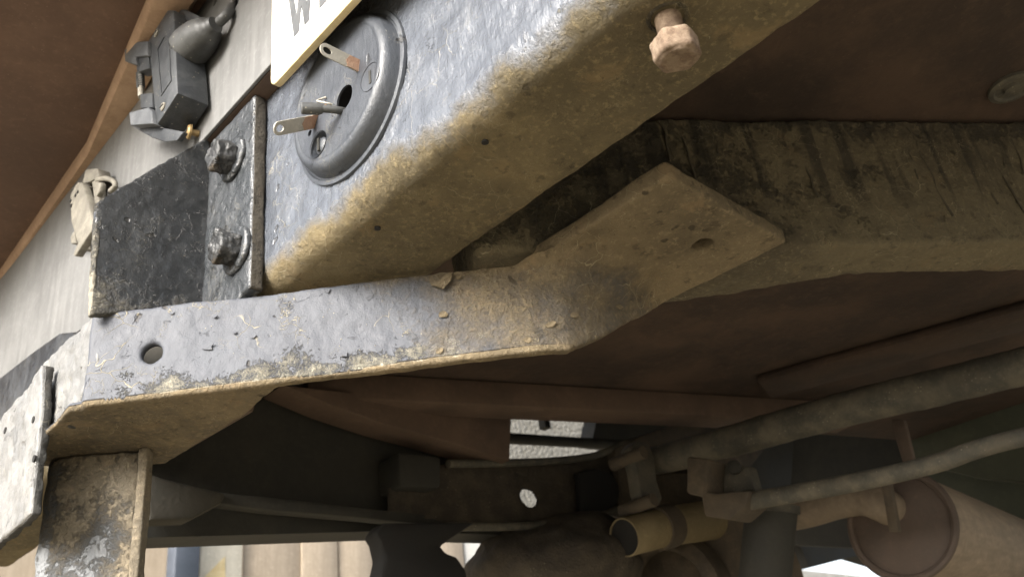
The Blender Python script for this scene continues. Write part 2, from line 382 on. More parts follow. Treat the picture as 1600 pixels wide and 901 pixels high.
# bolt hanging out of the underside
bc = at(1043, 28, 2, .351); ax = Vector((0.02, .02, -1)).normalized()
b = tube([bc + Vector((0, 0, .01))] + [bc + ax * (.0004 + .0161 * i / 40) for i in range(41)], [.0072] + [.0070 + .0004 * (i % 2) for i in range(41)], 24); 
bo = hang('bolt', b, M['bolt'], xm, 'dusty rust-pink hexagon bolt hanging from the underside')
b = hexa(bc + ax * .0155, ax, .0135, .0135, rot=.35, ch=.0018); lathe(bc + ax * .029, ax, [(.0095, -.0002), (.0095, .0008), (.0075, .0011), (0, .0011)], 28, b)
hang('bolt_head', b, M['bolt'], xm, voxel=.0007, rough=((.0005, 90), (.0003, 300)), soft=1)
hang('bolt_hole', lathe(bc + Vector((0, 0, .0005)), (0, 0, -1), [(.0118, 0), (.0112, .0012), (.0095, .0012), (.0090, 0)], 32), M['rail'], xm)
for px, py, r in ((758, 222, .0024), (590, 357, .0022), (1008, 640, 0)):
    if r:
        c = at(px, py, 2, .3505)
        hang('drain_hole', lathe(c, (0, 0, -1), [(r, -.002), (r, .0006), (r * .8, .0007), (0, .0002)], 16), M['black'], xm)

# --- mounting bracket: flange bolted to the crossmember, black gusset standing rearwards
fl_o = [V(.287, .5475, .3465), V(.287, .562, .3465), V(.287, .567, .338), V(.287, .628, .338), V(.287, .628, .5345), V(.287, .5475, .5345)]
bk = hang('mounting_bracket', plate(fl_o, [], Vector((.0125, 0, 0))), M['flange'], voxel=.002, rough=((.0009, 50), (.0005, 140)), attrs={'dirt': lambda p: .08 + (.8 if p.y < .550 and p.x > .2888 else 0), 'cream': lambda p: -.35 + .4 * ss(.37, .35, p.z - H)}, label='bolted steel bracket with thick chipped black paint')  # side edge set darker than the front of the flange
gp = pxp([(150, 315), (330, 210), (330, 474), (141, 493.5)], 1, .627)
gs = hang('gusset_plate', plate(gp, [], Vector((0, .007, 0))), M['bracket'], bk, voxel=.0022, rough=((.0009, 45), (.0007, 150), (.0005, 380)), attrs={'dirt': lambda p: -.1 + .55 * ss(.40, .345, p.z - H + .02 * fbm(p, 40)) + (.5 if p.x < .202 else 0), 'cream': lambda p: -.3 + .5 * ss(.375, .345, p.z - H) * ss(.30, .2, p.x)}, label='black stone-chipped gusset plate with sloping top edge')
def fbolt(px, py):
    c = at(px, py, 0, .287)
    b = lathe(c, (-1, 0, 0), [(.0205, 0), (.0205, .003), (.019, .0042), (.006, .0042)], 28)
    w_ = hang('washer', b, M['flange'], bk, voxel=.0012, rough=((.0012, 150),), attrs={'cream': lambda p: -.1 + .3 * (p.z < c.z)})
    b = hexa(c + Vector((-.003, 0, 0)), (-1, .08, -.05), .0150, .0165, rot=.3, ch=.0012)
    hang('bolt', b, M['boltdark'], bk, voxel=.0012, rough=((.0018, 140), (.001, 300)), attrs={'dirt': lambda p: -.2 + .5 * ss(c.z, c.z - .012, p.z), 'cream': lambda p: -.4 + .35 * ss(c.z - .003, c.z - .012, p.z)})
fbolt(366, 250); fbolt(372, 392)

# --- diagonal brace: upright web running 45 degrees under the crossmember, then a flat pad under the chassis rail
WT, WB = .345, .270
path = [V(.207, .641, 0), V(.440, .408, 0), V(.462, .394, 0), V(.50, .390, 0), V(.592, .387, 0)]
zb = [WB, WB, WB, .288, .344]
cum = [0]
for a, b in zip(path, path[1:]): cum.append(cum[-1] + (b - a).length)
def onpath(s):
    for i in range(len(path) - 1):
        if s <= cum[i + 1] or i == len(path) - 2:
            t = (s - cum[i]) / (cum[i + 1] - cum[i]); return path[i].lerp(path[i + 1], t), zb[i] + (zb[i + 1] - zb[i]) * t
N = 60
top, bot = [], []
for i in range(N + 1):
    s = cum[-1] * i / N; p, z = onpath(s); top.append((s, WT)); bot.append((s, z))
hs, hz = .0, .0
hp = at(237, 551, 2, .315)
for _ in range(30):                        # where the sight line of the hole meets the web
    dd = at(237, 551, 2, 1.0); k = (.207 + .641) / (dd.x + dd.y); hp = Vector((dd.x * k, dd.y * k, (dd.z - H) * k)); break
hs = (Vector((hp.x, hp.y, 0)) - Vector((.207, .641, 0))).length; hz = hp.z
outl = [Vector((s, z, 0)) for s, z in top] + [Vector((s, z, 0)) for s, z in bot[::-1]]
hole = [Vector((hs + .0080 * math.cos(t), hz + .0080 * math.sin(t), 0)) for t in [i * math.tau / 28 for i in range(28)]]
bm = plate(outl, [hole], Vector((0, 0, .009)))
bmesh.ops.triangulate(bm, faces=bm.faces[:])
for _ in range(7):
    le = [e for e in bm.edges if e.calc_length() > .012]
    if not le: break
    bmesh.ops.subdivide_edges(bm, edges=le, cuts=1); bmesh.ops.triangulate(bm, faces=[f for f in bm.faces if len(f.verts) > 3])
def bend(v):
    p, _ = onpath(max(0, min(cum[-1], v.x))); q, _ = onpath(min(cum[-1], v.x + .012)); q0, _ = onpath(max(0, v.x - .012))
    d = (q - q0); d.z = 0; d.normalize(); nrm = Vector((-d.y, d.x, 0))
    if nrm.y < 0: nrm = -nrm
    return Vector((p.x, p.y, v.y + H)) + nrm * v.z
for v in bm.verts: v.co = bend(v.co.copy())
# lower flange of the angle iron under the left part
lf = [V(.209, .645, .2705), V(.312, .542, .2705), V(.318, .60, .2705), V(.312, .735, .2705), V(.206, .79, .2705), V(.203, .652, .2705)]
plate(lf, [], Vector((0, 0, .006)), bm)
def bar_dirt(p):
    x, y = proj(p); z = p.z - H
    return ss(560, 860, x + 110 * fbm(p, 9)) * (.85 - .15 * ss(.1, .5, fbm(p, 16, 8))) + (.95 if z < .2735 else 0) + .4 * ss(.335, .347, z) * ss(420, 640, x) - .12
def bar_cream(p):
    x, y = proj(p); z = p.z - H; n = fbm(p, 30, 3) * .012; lowb = z - max(WB, WB + (x - 890) / 140 * .08 if x > 890 else WB)
    c = ss(.034 + n, .006 + n, lowb) * (ss(100, 260, x) * ss(1000, 560, x) * .75 + .1)
    if p.z - H < .272: c *= .2
    return c - .22 + .22 * ss(.338, .346, z) * ss(600, 100, x)
def bar_rust(p):
    x, y = proj(p); z = p.z - H
    d = min((Vector((p.x, p.y, z)) - hp).length, (p - hc).length)
    return -.55 + .34 * max(0, fbm(p, 15, 11)) * (x > 640) + .75 * (d < .0110) + .6 * ss(WB + .008, WB, z) * ss(560, 760, x) * ss(930, 850, x)
pad = [V(.448, .271, .3455), V(.603, .274, .3455), V(.596, .392, .3455), V(.470, .399, .3455), V(.447, .408, .3455)]
hc = at(1098, 385, 2, .3455)
plate(pad, [circ(hc, Vector((1, 0, 0)), Vector((0, 1, 0)), .0085)], Vector((0, 0, .014)), bm)
wr_ = []                                   # weld fillet between web and pad
for i in range(9):
    x = .438 + .150 * i / 8; s_ = cum[1] - .004 + (cum[-1] - cum[1]) * i / 8; p, z = onpath(s_); f_ = min(.034, (WT - z) * .75) * (.35 + .65 * min(1, i / 2))
    q = Vector((p.x, p.y, 0)); wr_.append([bm.verts.new(q + Vector((0, .002, WT + H + .002))), bm.verts.new(q + Vector((0, -f_ * 1.25, WT + H + .002))), bm.verts.new(q + Vector((0, -f_ * .38, WT + H - f_ * .32))), bm.verts.new(q + Vector((0, .002, WT + H - f_)))])
for a, b in zip(wr_, wr_[1:]):
    for k in range(4): bm.faces.new((a[k], a[(k + 1) % 4], b[(k + 1) % 4], b[k]))
bm.faces.new(wr_[0]); bm.faces.new(wr_[-1])
br = hang('diagonal_brace', bm, M['bar'], voxel=.0019, rough=((.0014, 26), (.0006, 70), (.0003, 190)), attrs={'dirt': bar_dirt, 'cream': bar_cream, 'rust': bar_rust}, soft=4, label='angled steel brace, blue-grey and flaking at its left end, coated with brown dirt at the right')
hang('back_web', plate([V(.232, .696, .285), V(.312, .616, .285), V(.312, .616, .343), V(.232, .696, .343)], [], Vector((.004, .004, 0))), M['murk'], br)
for k in range(24):                        # curled chips of paint and caked dirt on the web and pad
    s = random.uniform(.03, cum[-1] * .97); p, z0 = onpath(s); z = random.uniform(z0 + .008, WT - .004)
    if random.random() < .35: z = random.uniform(WT - .012, WT - .002)
    q, _ = onpath(min(cum[-1], s + .01)); d = (q - p); d.z = 0; d.normalize(); nrm = Vector((d.y, -d.x, 0))
    if nrm.y > 0: nrm = -nrm
    if (p + Vector((0, 0, z)) - Vector((hp.x, hp.y, hp.z + H)) + Vector((0, 0, 0))).length < .02: continue
    c = Vector((p.x, p.y, z + H)) + nrm * .0012; n = random.randint(6, 9); r = random.uniform(.0012, .0036); a0 = random.uniform(0, 6)
    if k == 0: c = at(690, 436, 1, .4505); r = .010
    t = bmesh.new(); curl = random.uniform(.05, .35); a1 = random.uniform(0, math.tau)
    ring = []
    for i in range(n):
        a = a0 + i * math.tau / n; rr = r * random.uniform(.55, 1.2); u_, v_ = rr * math.cos(a) * 1.4, rr * math.sin(a)
        lift = max(0, (u_ * math.cos(a1) + v_ * math.sin(a1))) * curl
        ring.append(t.verts.new(c + d * u_ + Vector((0, 0, v_)) + nrm * lift))
    f = t.faces.new(ring); e = bmesh.ops.extrude_face_region(t, geom=[f]); bmesh.ops.translate(t, verts=[x for x in e['geom'] if isinstance(x, bmesh.types.BMVert)], vec=-nrm * .0006)
    pxx = proj(c)[0]
    hang('paint_flake', t, M['bar'], br, attrs={'dirt': (lambda p, q=ss(520, 760, pxx): q)}, ang=80)

# --- drop plate and hitch post at the left end of the brace
dp = hang('drop_plate', prism([(123, 514), (150, 489), (152, 560), (124, 640), (100, 668), (52, 680), (48, 620), (70, 566)], 0, .212, (.01, 0, 0)), M['drop'], voxel=.002, rough=((.0025, 50), (.0014, 130)), attrs={'dirt': lambda p: -.1 + .8 * ss(.29, .265, p.z - H + .01 * fbm(p, 60)), 'cream': lambda p: -.2}, label='pale grey worn drop plate with ragged edges')
hang('hitch_plate', prism([(-140, 800), (0, 655), (30, 620), (66, 572), (64, 640), (46, 803), (20, 828), (0, 843), (-140, 985)], 0, .2, (.008, 0, 0)), M['drop'], dp, voxel=.002, rough=((.0016, 50), (.0009, 140)), attrs={'dirt': lambda p: -.2 + 1.1 * (p.x > .2022), 'cream': lambda p: -.3}, label='pale plate with small dark holes')  # edge and back set darker than the pale face
for px, py in ((8, 672), (52, 655), (53, 716), (24, 638), (20, 560)):
    if py > 600: hang('hole', lathe(at(px, py, 0, .1995), (-1, 0, 0), [(.0028, -.001), (.0028, .0004), (0, .0003)], 12), M['black'], dp)
pa, pb = V(.222, .757, .2695), V(.279, .706, .2695); dd = (pb - pa).normalized(); nn = Vector((dd.y, -dd.x, 0)); nn = nn if nn.y < 0 else -nn
Lp = (pb - pa).length
def L2(s, t): return pa + dd * s - nn * t
po = []
for t in [math.pi / 2 * i / 6 for i in range(7)]: po.append(L2(.012 - .012 * math.cos(t), .012 - .012 * math.sin(t)))
po = [L2(0, .024)] + po + [L2(Lp, 0), L2(Lp, .024)]
bm = plate(po, [], Vector((0, 0, -.225)))
pst = hang('hitch_post', bm, M['post'], voxel=.003, rough=((.0028, 28), (.0014, 80), (.0008, 180)), attrs={'dirt': lambda p: .75 - .6 * ss(.22, .13, p.z - H + .05 * fbm(p, 14)) - .2 * (p.x < .232), 'cream': lambda p: -.25 + .2 * (p.x < .232)}, soft=2, label='upright hitch post, brown dirt above and worn blue-grey paint below')
fo = [L2(Lp - .001, -.004), L2(Lp + .007, -.004), L2(Lp + .007, .010), L2(Lp - .001, .010)]
hang('post_flange', plate(fo, [], Vector((0, 0, -.225))), M['post'], pst, voxel=.0022, rough=((.001, 60), (.0006, 160)), attrs={'dirt': lambda p: 1.}, label='narrow dirty flange along the post')
hang('web_gusset', prism([(262, 655), (390, 622), (384, 641), (246, 722)], 0, .330, (.006, 0, 0)), M['redbeam'], pst)

# --- grey body panel, lowered tailgate with its rim
pn_h = [circ(at(335, 4, 0, .28), Vector((0, 1, 0)), Vector((0, 0, 1)), .004), circ(at(366, 5, 0, .28), Vector((0, 1, 0)), Vector((0, 0, 1)), .0085)]
pn = hang('body_panel', bev(plate([V(.28, -.5, .5355), V(.28, .655, .5355), V(.28, .70, .49), at(150, 500, 0, .28), at(112, 523, 0, .28), at(0, 592, 0, .28), at(-160, 690, 0, .28), V(.28, 1.8, 1.0), V(.28, -.5, 1.0)], pn_h, Vector((.0035, 0, 0))), .0008), M['panel'], label='plain dull grey metal panel above the crossmember')
hang('panel_lip', box(V(.2838, -.5, .535), V(.2995, .652, .5385)), M['redbeam'], pn)
tp = [(.30, .30), (.30, .653), (.32, 1.266), (.36, 1.85), (.06, 1.85), (.06, .30)]
tg = hang('tailgate', plate([V(x, y, .718) for x, y in tp], [], Vector((0, 0, .03))), M['tailgate'], label='lowered tailgate with a dusty brown underside')
rp = [V(.2445, .30, .709), V(.2485, .64, .709), V(.2825, .92, .709), V(.297, 1.32, .709), V(.33, 1.85, .709)]
bm = bmesh.new(); rings = []
for p, wd in zip(rp, (.042, .040, .028, .036, .04)):
    sec = [(-.5, .012), (-.5, -.004), (-.38, -.009), (.38, -.009), (.5, -.003), (.5, .03), (-.5, .03)]
    rings.append([bm.verts.new(p + Vector((u * wd, 0, z))) for u, z in sec])
for a, b in zip(rings, rings[1:]):
    for k in range(7): bm.faces.new((a[k], a[(k + 1) % 7], b[(k + 1) % 7], b[k]))
bm.faces.new(rings[0]); bm.faces.new(rings[-1])
hang('rim', bm, M['rim'], tg, label='lighter brown rounded rim along the tailgate hinge', ang=50)

hang('crossmember_shade_slab', prism([(-150, 690), (0, 588), (55, 545), (92, 519), (112, 517), (125, 540), (70, 640), (0, 700), (-150, 800)], 0, .262, (.03, 0, 0), .004), M['bracket'], attrs={'dirt': lambda p: -.1}, label='black slab standing for the shaded crossmember below the grey panel')  # dark slab added in place of the panel's shade on the crossmember
# --- round lamp plate on the crossmember
LC = V(.2995, .4253, .4499); ey, ez = Vector((0, 1, 0)), Vector((0, 0, 1))
bm = lathe(LC, (-1, 0, 0), [(.0680, 0), (.0676, .0022), (.0648, .0027), (.0636, .0012), (.0624, .0013), (.0616, .0036), (.0606, .0082), (.0585, .0118), (.0555, .0134), (.0535, .0136), (.0522, .0131), (.0518, .0131)], 96, cap=False)
def onl(px, py, h): return at(px, py, 0, .2995 - h)
holes = [(onl(538, 153, .0131), .0100), (onl(579, 121, .0131), .0105), (onl(498, 226, .0131), .0105), (onl(594, 62, .0131), .0028), (onl(484, 208, .0131), .0025)]
disc = [LC + Vector((-.0131, 0, 0)) + ey * .0520 * math.cos(k * math.tau / 64) + ez * .0520 * math.sin(k * math.tau / 64) for k in range(64)]
inside = [(c, r) for c, r in holes if ((c - LC).yz.length + r) < .0515]
print('holes kept', len(inside), [round((c - LC).yz.length, 4) for c, r in holes])
bm2 = plate(disc, [circ(c, ey, ez, r, 24) for c, r in inside], Vector((.0016, 0, 0)))
me = bpy.data.meshes.new('t'); bm2.to_mesh(me); bm2.free(); bm.from_mesh(me)
lamp = hang('lamp_base_plate', bm, M['lampplate'], attrs={'cream': lambda p: -.4 + .35 * ss(.42, .385, p.z - H) * ((p - LC).yz.length > .058), 'dirt': lambda p: .05}, ang=35, label='round raised lamp base plate without its lamp, painted blue-black')
hang('centre_hole', lathe(onl(538, 153, .0118), (-1, 0, 0), [(0, -.010), (.0104, -.010), (.0104, .0004)], 24, cap=False), M['black'], lamp)
for px, py in ((579, 121), (498, 226)):
    c = onl(px, py, .0128)
    hang('screw_recess', lathe(c, (-1, 0, 0), [(0, -.0055), (.0085, -.0055), (.0108, .0008)], 28, cap=False), M['lampplate'], lamp)
    sc = lathe(c, (-1, 0, 0), [(.0068, -.0055), (.0066, -.002), (.005, -.0006), (0, -.0001)], 24)
    so = hang('screw', sc, M['lampplate'], lamp)
    hang('slot', box(c + Vector((-.0008, -.0011, -.0055)), c + Vector((.001, .0011, .0055))), M['dark'], so)
# two contact tabs, standing out from the plate
def tab(base, tip, wv, nv, bits, foot):
    ax = tip - base; Lg = ax.length; ax.normalize(); wv = (wv - ax * wv.dot(ax)).normalized()
    hw = .0050; o2 = [base + wv * -hw, base + wv * hw]
    for t in [math.pi / 2 - math.pi * i / 10 for i in range(11)]: o2.append(base + ax * (Lg - hw + hw * math.cos(t)) + wv * hw * math.sin(t))
    h = circ(base + ax * (Lg - .0058), ax, wv, .0036, 18, .0026)
    nv = ax.cross(wv).normalized() * .0009
    bm = plate(o2, [h], nv)
    t_ = hang('contact_tab', bm, M['zinc'], lamp, label=bits)
    hang('foot', plate([base - wv * hw, base + wv * hw, base + wv * hw + foot, base - wv * hw + foot], [], Vector((-.0009, 0, 0))), M['rustmetal'], t_)
    rp_ = [base + ax * a + wv * b + nv * 1.2 for a, b in ((.0005, -hw * .96), (.0005, hw * .96), (Lg * .30, hw * .93), (Lg * .38, 0), (Lg * .34, -hw * .93))]
    hang('rust_patch', plate(rp_, [], nv * .25), M['rustmetal'], t_)
    rp_ = [q - nv * 1.65 for q in rp_]
    hang('rust_patch', plate(rp_, [], nv * .25), M['rustmetal'], t_)
tab(V(.2885, .3955, .4515), V(.2545, .3945, .4505), Vector((0, -.25, 1)), 0, 'zinc contact tab with an oval eye, upper of the two', Vector((0, .006, -.012)))
tab(V(.2885, .4515, .4410), V(.2520, .4510, .4160), Vector((.5, -.3, .8)), 0, 'pale contact tab with an oval eye, lower of the two', Vector((0, -.012, .002)))
cp = [V(.2960, .4215, .4310), V(.2860, .4190, .4270), V(.2760, .4225, .4262), V(.2640, .4300, .4262)]
wr = hang('connector_wire', tube(cp, .0028, 16, sub=6), M['rubber'], lamp)
hang('bullet_connector', tube([V(.2745, .4238, .4262), V(.2720, .4253, .4262), V(.2625, .4310, .4262), V(.2618, .4314, .4262)], [.0032, .0043, .0043, .0036], 20, hollow=.6), M['rubber'], lamp)
hang('wire_clip', tube([V(.286, .437, .452), V(.281, .440, .449), V(.279, .436, .444), V(.284, .431, .441), V(.289, .43, .441)], .0008, 8, sub=4), M['zinc'], lamp)

# --- number plate
def rrect(x, y0, y1, z0, z1, r, n=8):
    o = []
    for cy, cz, a0 in ((y1 - r, z0 + r, -math.pi / 2), (y1 - r, z1 - r, 0), (y0 + r, z1 - r, math.pi / 2), (y0 + r, z0 + r, math.pi)):
        for i in range(n + 1):
            a = a0 + math.pi / 2 * i / n; o.append(V(x, cy + r * math.cos(a), cz + r * math.sin(a)))
    return o
np_ = hang('number_plate', bev(plate(rrect(.2702, -.03, .490, .4905, .602, .009), [], Vector((.006, 0, 0))), .0007), M['yellow'], label='white number plate with a yellowed edge')
hang('face', plate(rrect(.2699, -.0285, .4885, .492, .6005, .008), [], Vector((.0008, 0, 0))), M['white'], np_)
hang('border_line', plate(rrect(.2696, -.0265, .4865, .494, .5985, .0065), [rrect(.2696, -.024, .484, .4965, .596, .005)], Vector((.0005, 0, 0))), M['border'], np_)
def glyph(name, pts):
    return hang(name, plate([at(x, y, 0, .2694) for x, y in pts], [], Vector((.0006, 0, 0))), M['letter'], np_)
v1, v2c = at(460.5, 56, 0, .2694), at(498.5, 14.8, 0, .2694)
wd, LH_ = v1.y - v2c.y, .060
zb0 = v1.z
def stroke(poly): return [Vector((.2694, v1.y - a * wd, zb0 + b * LH_)) for a, b in poly]
Wp = [(-.34, 1), (-.14, 1), (.07, .32), (.22, .80), (.34, .80), (.50, .32), (.62, 1), (.80, 1), (.58, 0), (.40, 0), (.28, .40), (.16, 0), (-.04, 0)]
hang('letter', plate(stroke(Wp), [], Vector((.0006, 0, 0))), M['letter'], np_)
Ep = [(1, 0), (1.9, 0), (1.9, .16), (1.25, .16), (1.25, .42), (1.8, .42), (1.8, .58), (1.25, .58), (1.25, .84), (1.9, .84), (1.9, 1), (1, 1)]
hang('letter', plate(stroke(Ep), [], Vector((.0006, 0, 0))), M['letter'], np_)

# --- trailer socket with its sprung lid and cable boot
def c6(pts): return [(180 + x / 3.755, y / 3.755) for x, y in pts]
SX = .247
ts = hang('trailer_socket', prism([(262, 15), (271, 15.5), (277, 145), (243.5, 197), (231, 64)], 0, SX, (.030, 0, 0), .0022), M['plastic'], label='dusty black trailer socket with hinged lid, tilted on the grey panel')
hang('base', prism([(268, 18), (285, 20), (287, 150), (262, 186), (246, 190), (236, 70)], 0, SX + .0295, (.0035, 0, 0), .001), M['plastic'], ts)
hang('lid_frame', plate(pxp([(256, 55), (244.5, 76), (251, 150), (267, 126), (263.5, 60)], 0, SX - .0008), [pxp([(256, 58), (246, 77), (252, 146), (265.5, 125), (262, 61)], 0, SX - .0008)], Vector((.002, 0, 0))), M['plastic'], ts)
hang('boot_flange', prism(c6([(315, 58), (410, 55), (490, 95), (495, 130), (440, 125), (330, 100)]), 0, SX + .012, (.004, 0, 0), .0015), M['plastic'], ts)
ar = [[(52, 290), (130, 245), (190, 240), (190, 325), (120, 335), (125, 380), (55, 360)], [(80, 660), (190, 630), (215, 650), (220, 725), (88, 735)]]
for a in ar: hang('hinge_arm', prism(c6(a), 0, SX - .004, (.010, 0, 0), .0012), M['plastic2'], ts)
for a in ([(120, 335), (195, 330), (200, 400), (125, 425)], [(145, 550), (215, 545), (218, 630), (148, 635)]):
    hang('hinge_knuckle', prism(c6(a), 0, SX - .001, (.012, 0, 0), .001), M['plastic'], ts)
p0, p1 = at(219, 104, 0, SX + .003), at(220.5, 152, 0, SX + .003)
hang('hinge_pin', tube([p0, p1], .0030, 14), M['zinc'], ts)
hang('spring', tube([p0.lerp(p1, .22 + .5 * i / 60) + Vector((math.cos(i * .9) * .0036, math.sin(i * .9) * .0036, 0)) for i in range(61)], .0008, 6), M['rubber'], ts)
hang('lid_skirt', prism(c6([(88, 735), (220, 725), (240, 742), (400, 772), (360, 825), (290, 832), (210, 805)]), 0, SX + .006, (.005, 0, 0), .0012), M['plastic'], ts)
for px, py in ((244, 52.5), (254.5, 166.5)):
    c = at(px, py, 0, SX - .0006)
    so = hang('screw', lathe(c, (-1, 0, 0), [(.0042, -.001), (.0042, .0004), (.003, .0012), (0, .0013)], 18), M['oldmetal'], ts)
    hang('slot', box(c + Vector((-.0017, -.0032, -.0006)), c + Vector((0, .0032, .0006))), M['black'], so)
bt = [(284, 96, 9), (287, 87, 23), (293, 78, 31), (301, 70, 32), (312, 60, 30), (324, 50, 24), (332, 42.5, 15), (337, 38.5, 13)]
q = [at(x, y, 0, SX + .012 + .006 * i / 8) for i, (x, y, r) in enumerate(bt)]
hang('cable_boot', tube(q, [pxr(p, r) for p, (x, y, r) in zip(q, bt)], 28, sub=4), M['rubber'], ts)
q = [at(334, 41, 0, SX + .018), at(345, 32, 0, SX + .022), at(357, 20, 0, SX + .027), at(366, 8, 0, .290)]
hang('cable', tube(q, [pxr(p, 8.5) for p in q], 18, sub=5), M['rubber'], ts)
c = at(296.5, 206, 0, .272)
so = hang('panel_screw', lathe(c, (-1, .25, 0), [(.003, -.008), (.003, -.001), (.0070, -.001), (.0070, .001), (.0055, .0025), (0, .003)], 24), M['brassscrew'], pn, label='brass coloured cross-head screw under the trailer socket')
hang('screw_slot', box(c + Vector((-.0036, -.004, -.0008)), c + Vector((-.002, .004, .0008))), M['dark'], pn)
# --- second, corroded socket further left
def c2(pts): return [(90 + x / 5.3, 240 + y / 5.3) for x, y in pts]
os_ = hang('old_socket', prism(c2([(205, 215), (340, 215), (330, 420), (290, 600), (270, 790), (215, 800), (160, 700), (170, 400)]), 0, .2700, (.0100, 0, 0), .002), M['oldmetal'], label='corroded pale metal socket partly behind the black gusset')
hang('lid', prism(c2([(165, 235), (200, 240), (250, 400), (282, 560), (275, 640), (140, 850), (125, 840), (165, 740), (110, 560), (100, 350), (130, 290)]), 0, .2560, (.008, -.002, 0), .0015), M['oldmetal'], os_)
hang('hinge_lug', prism(c2([(230, 130), (330, 120), (340, 190), (270, 230), (205, 250)]), 0, .260, (.014, 0, 0), .0015), M['oldmetal'], os_)
hang('hinge_lug', prism(c2([(280, 210), (335, 205), (340, 400), (305, 420)]), 0, .262, (.008, 0, 0), .0012), M['oldmetal'], os_)
hang('nut', hexa(at(162, 298, 0, .262), (-1, 0, 0), .0085, .006, rot=.2), M['oldmetal'], os_)
hang('wire_loop', tube(pxp([(152, 281), (165, 279), (177, 283), (180, 291), (173, 298)], 0, .263), .0028, 10, sub=4), M['oldmetal'], os_)
for hx, hy in ((106, 392), (148, 345), (166, 318), (112, 430)): hang('hole', lathe(at(90 + hx / 5.3, 240 + hy / 5.3, 0, .2555), (-1, 0, 0), [(.0022, -.001), (.0022, .0004), (0, .0003)], 10), M['black'], os_)
hang('foot', prism(c2([(105, 690), (135, 640), (150, 740), (110, 745)]), 0, .264, (.008, 0, 0), .001), M['oldmetal'], os_)

# --- right chassis rail, running forward and outward
ra, rb = V(.300, .4815, .352), V(1.02, .0185, .352)
ra = V(.400, .4190, .352); rd = Vector((.182, -.122, 0)).normalized(); rn = Vector((-rd.y, rd.x, 0))
e1, e2 = V(.619, .283, .352), V(.801, .161, .352); rd = (e2 - e1).normalized(); rn = Vector((-rd.y, rd.x, 0))
A = e1 - rd * .255; B = e1 + rd * .80
w0 = .083
bm = bmesh.new(); rings = []
for a, w0 in ((-.255, .125), (-.1, .102), (-.02, .082), (.03, .066), (.08, .055), (.13, .052), (.3, .052), (.80, .052)):
    c = e1 + rd * a
    rings.append([bm.verts.new(c + q) for q in (Vector((0, 0, 0)), rn * w0, rn * w0 + Vector((0, 0, .131)), Vector((0, 0, .131)))])
for a, b in zip(rings, rings[1:]):
    for k in range(4): bm.faces.new((a[k], a[(k + 1) % 4], b[(k + 1) % 4], b[k]))
bm.faces.new(rings[0]); bm.faces.new(rings[-1])
def rail_dirt(p):
    z = p.z - H; along = (p - e1).dot(rd)
    return .02 + .6 * ss(.50, .36, z) * ss(-.15, .3, along) + .2 * fbm(p, 12) + (.35 if z < .356 else 0)
def rail_cream(p):
    z = p.z - H; n = fbm(p, 40) * .003; d = (p - e1).dot(rn)
    return -.25 + (.75 * math.exp(-((z - .3575 - n) / .0030) ** 2) * (.55 + .8 * nz(p, 22)) if d < .012 else 0)
rl = hang('chassis_rail', bm, M['rail'], voxel=.0032, rough=((.0022, 22), (.0012, 70), (.0006, 180)), attrs={'dirt': rail_dirt, 'cream': rail_cream, 'rust': lambda p: -.7, 'drip': lambda p: ss(.37, .43, p.z - H) * (p.z - H > .36)}, soft=2, label='muddy dark chassis rail with dribble marks down its side')
for k in range(16):                        # dried runs of underseal down the side of the rail
    a = random.uniform(-.22, .30); L_ = random.uniform(.03, .105); z0 = .131 - random.uniform(.0, .02); pp = []
    x = a
    for i in range(8):
        z = z0 - L_ * i / 7; x += random.uniform(-.002, .0035)
        if z < .006: break
        pp.append(e1 + rd * x + Vector((0, 0, z)) + rn * .0004)
    if len(pp) < 3: continue
    rs = [random.uniform(.0006, .0012) for _ in pp]; rs[-1] *= 1.15; rs[0] *= .6
    hang('dribble', tube(pp, rs, 8, sub=3), M['drip'], rl, attrs={'dirt': lambda p: .4})

# --- floor above, ribs, beams
fe0, fe1 = at(785, 641, 2, .4872), at(1000, 657, 2, .4872); fk = (fe1.y - fe0.y) / (fe1.x - fe0.x)
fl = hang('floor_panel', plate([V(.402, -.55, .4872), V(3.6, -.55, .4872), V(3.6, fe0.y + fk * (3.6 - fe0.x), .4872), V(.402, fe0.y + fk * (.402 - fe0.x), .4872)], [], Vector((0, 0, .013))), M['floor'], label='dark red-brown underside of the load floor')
hang('grommet', lathe(at(1580, 135, 2, .487), (0, 0, -1), [(.020, 0), (.020, .003), (.016, .004), (.014, .002), (.008, .002), (.007, .005), (0, .005)], 32), M['tube'], fl)
def beam(name, p, q, wd, ht, mat, parent, b=.004, **k):
    d = (q - p); d.normalize(); s = Vector((-d.y, d.x, 0)).normalized() * wd
    return hang(name, bev(plate([p, p + s, p + s - Vector((0, 0, ht)), p - Vector((0, 0, ht))], [], q - p), b), mat, parent, **k)
for a, b_ in (((1200, 612), (1680, 482)),):
    beam('floor_rib', at(*a, 2, .487), at(*b_, 2, .487), -.09, .014, M['floor'], fl, b=.010)
beam('longitudinal_beam', at(480, 577, 2, .4865), at(1330, 628, 2, .4865), .05, .037, M['redbeam'], veh, label='red-oxide beam under the floor')
hang('side_beam', prism([(440, 600), (800, 640), (797, 720), (700, 690), (600, 662), (520, 634)], 1, .90, (0, .05, 0), .003), M['redbeam'], label='short rust-red side beam')
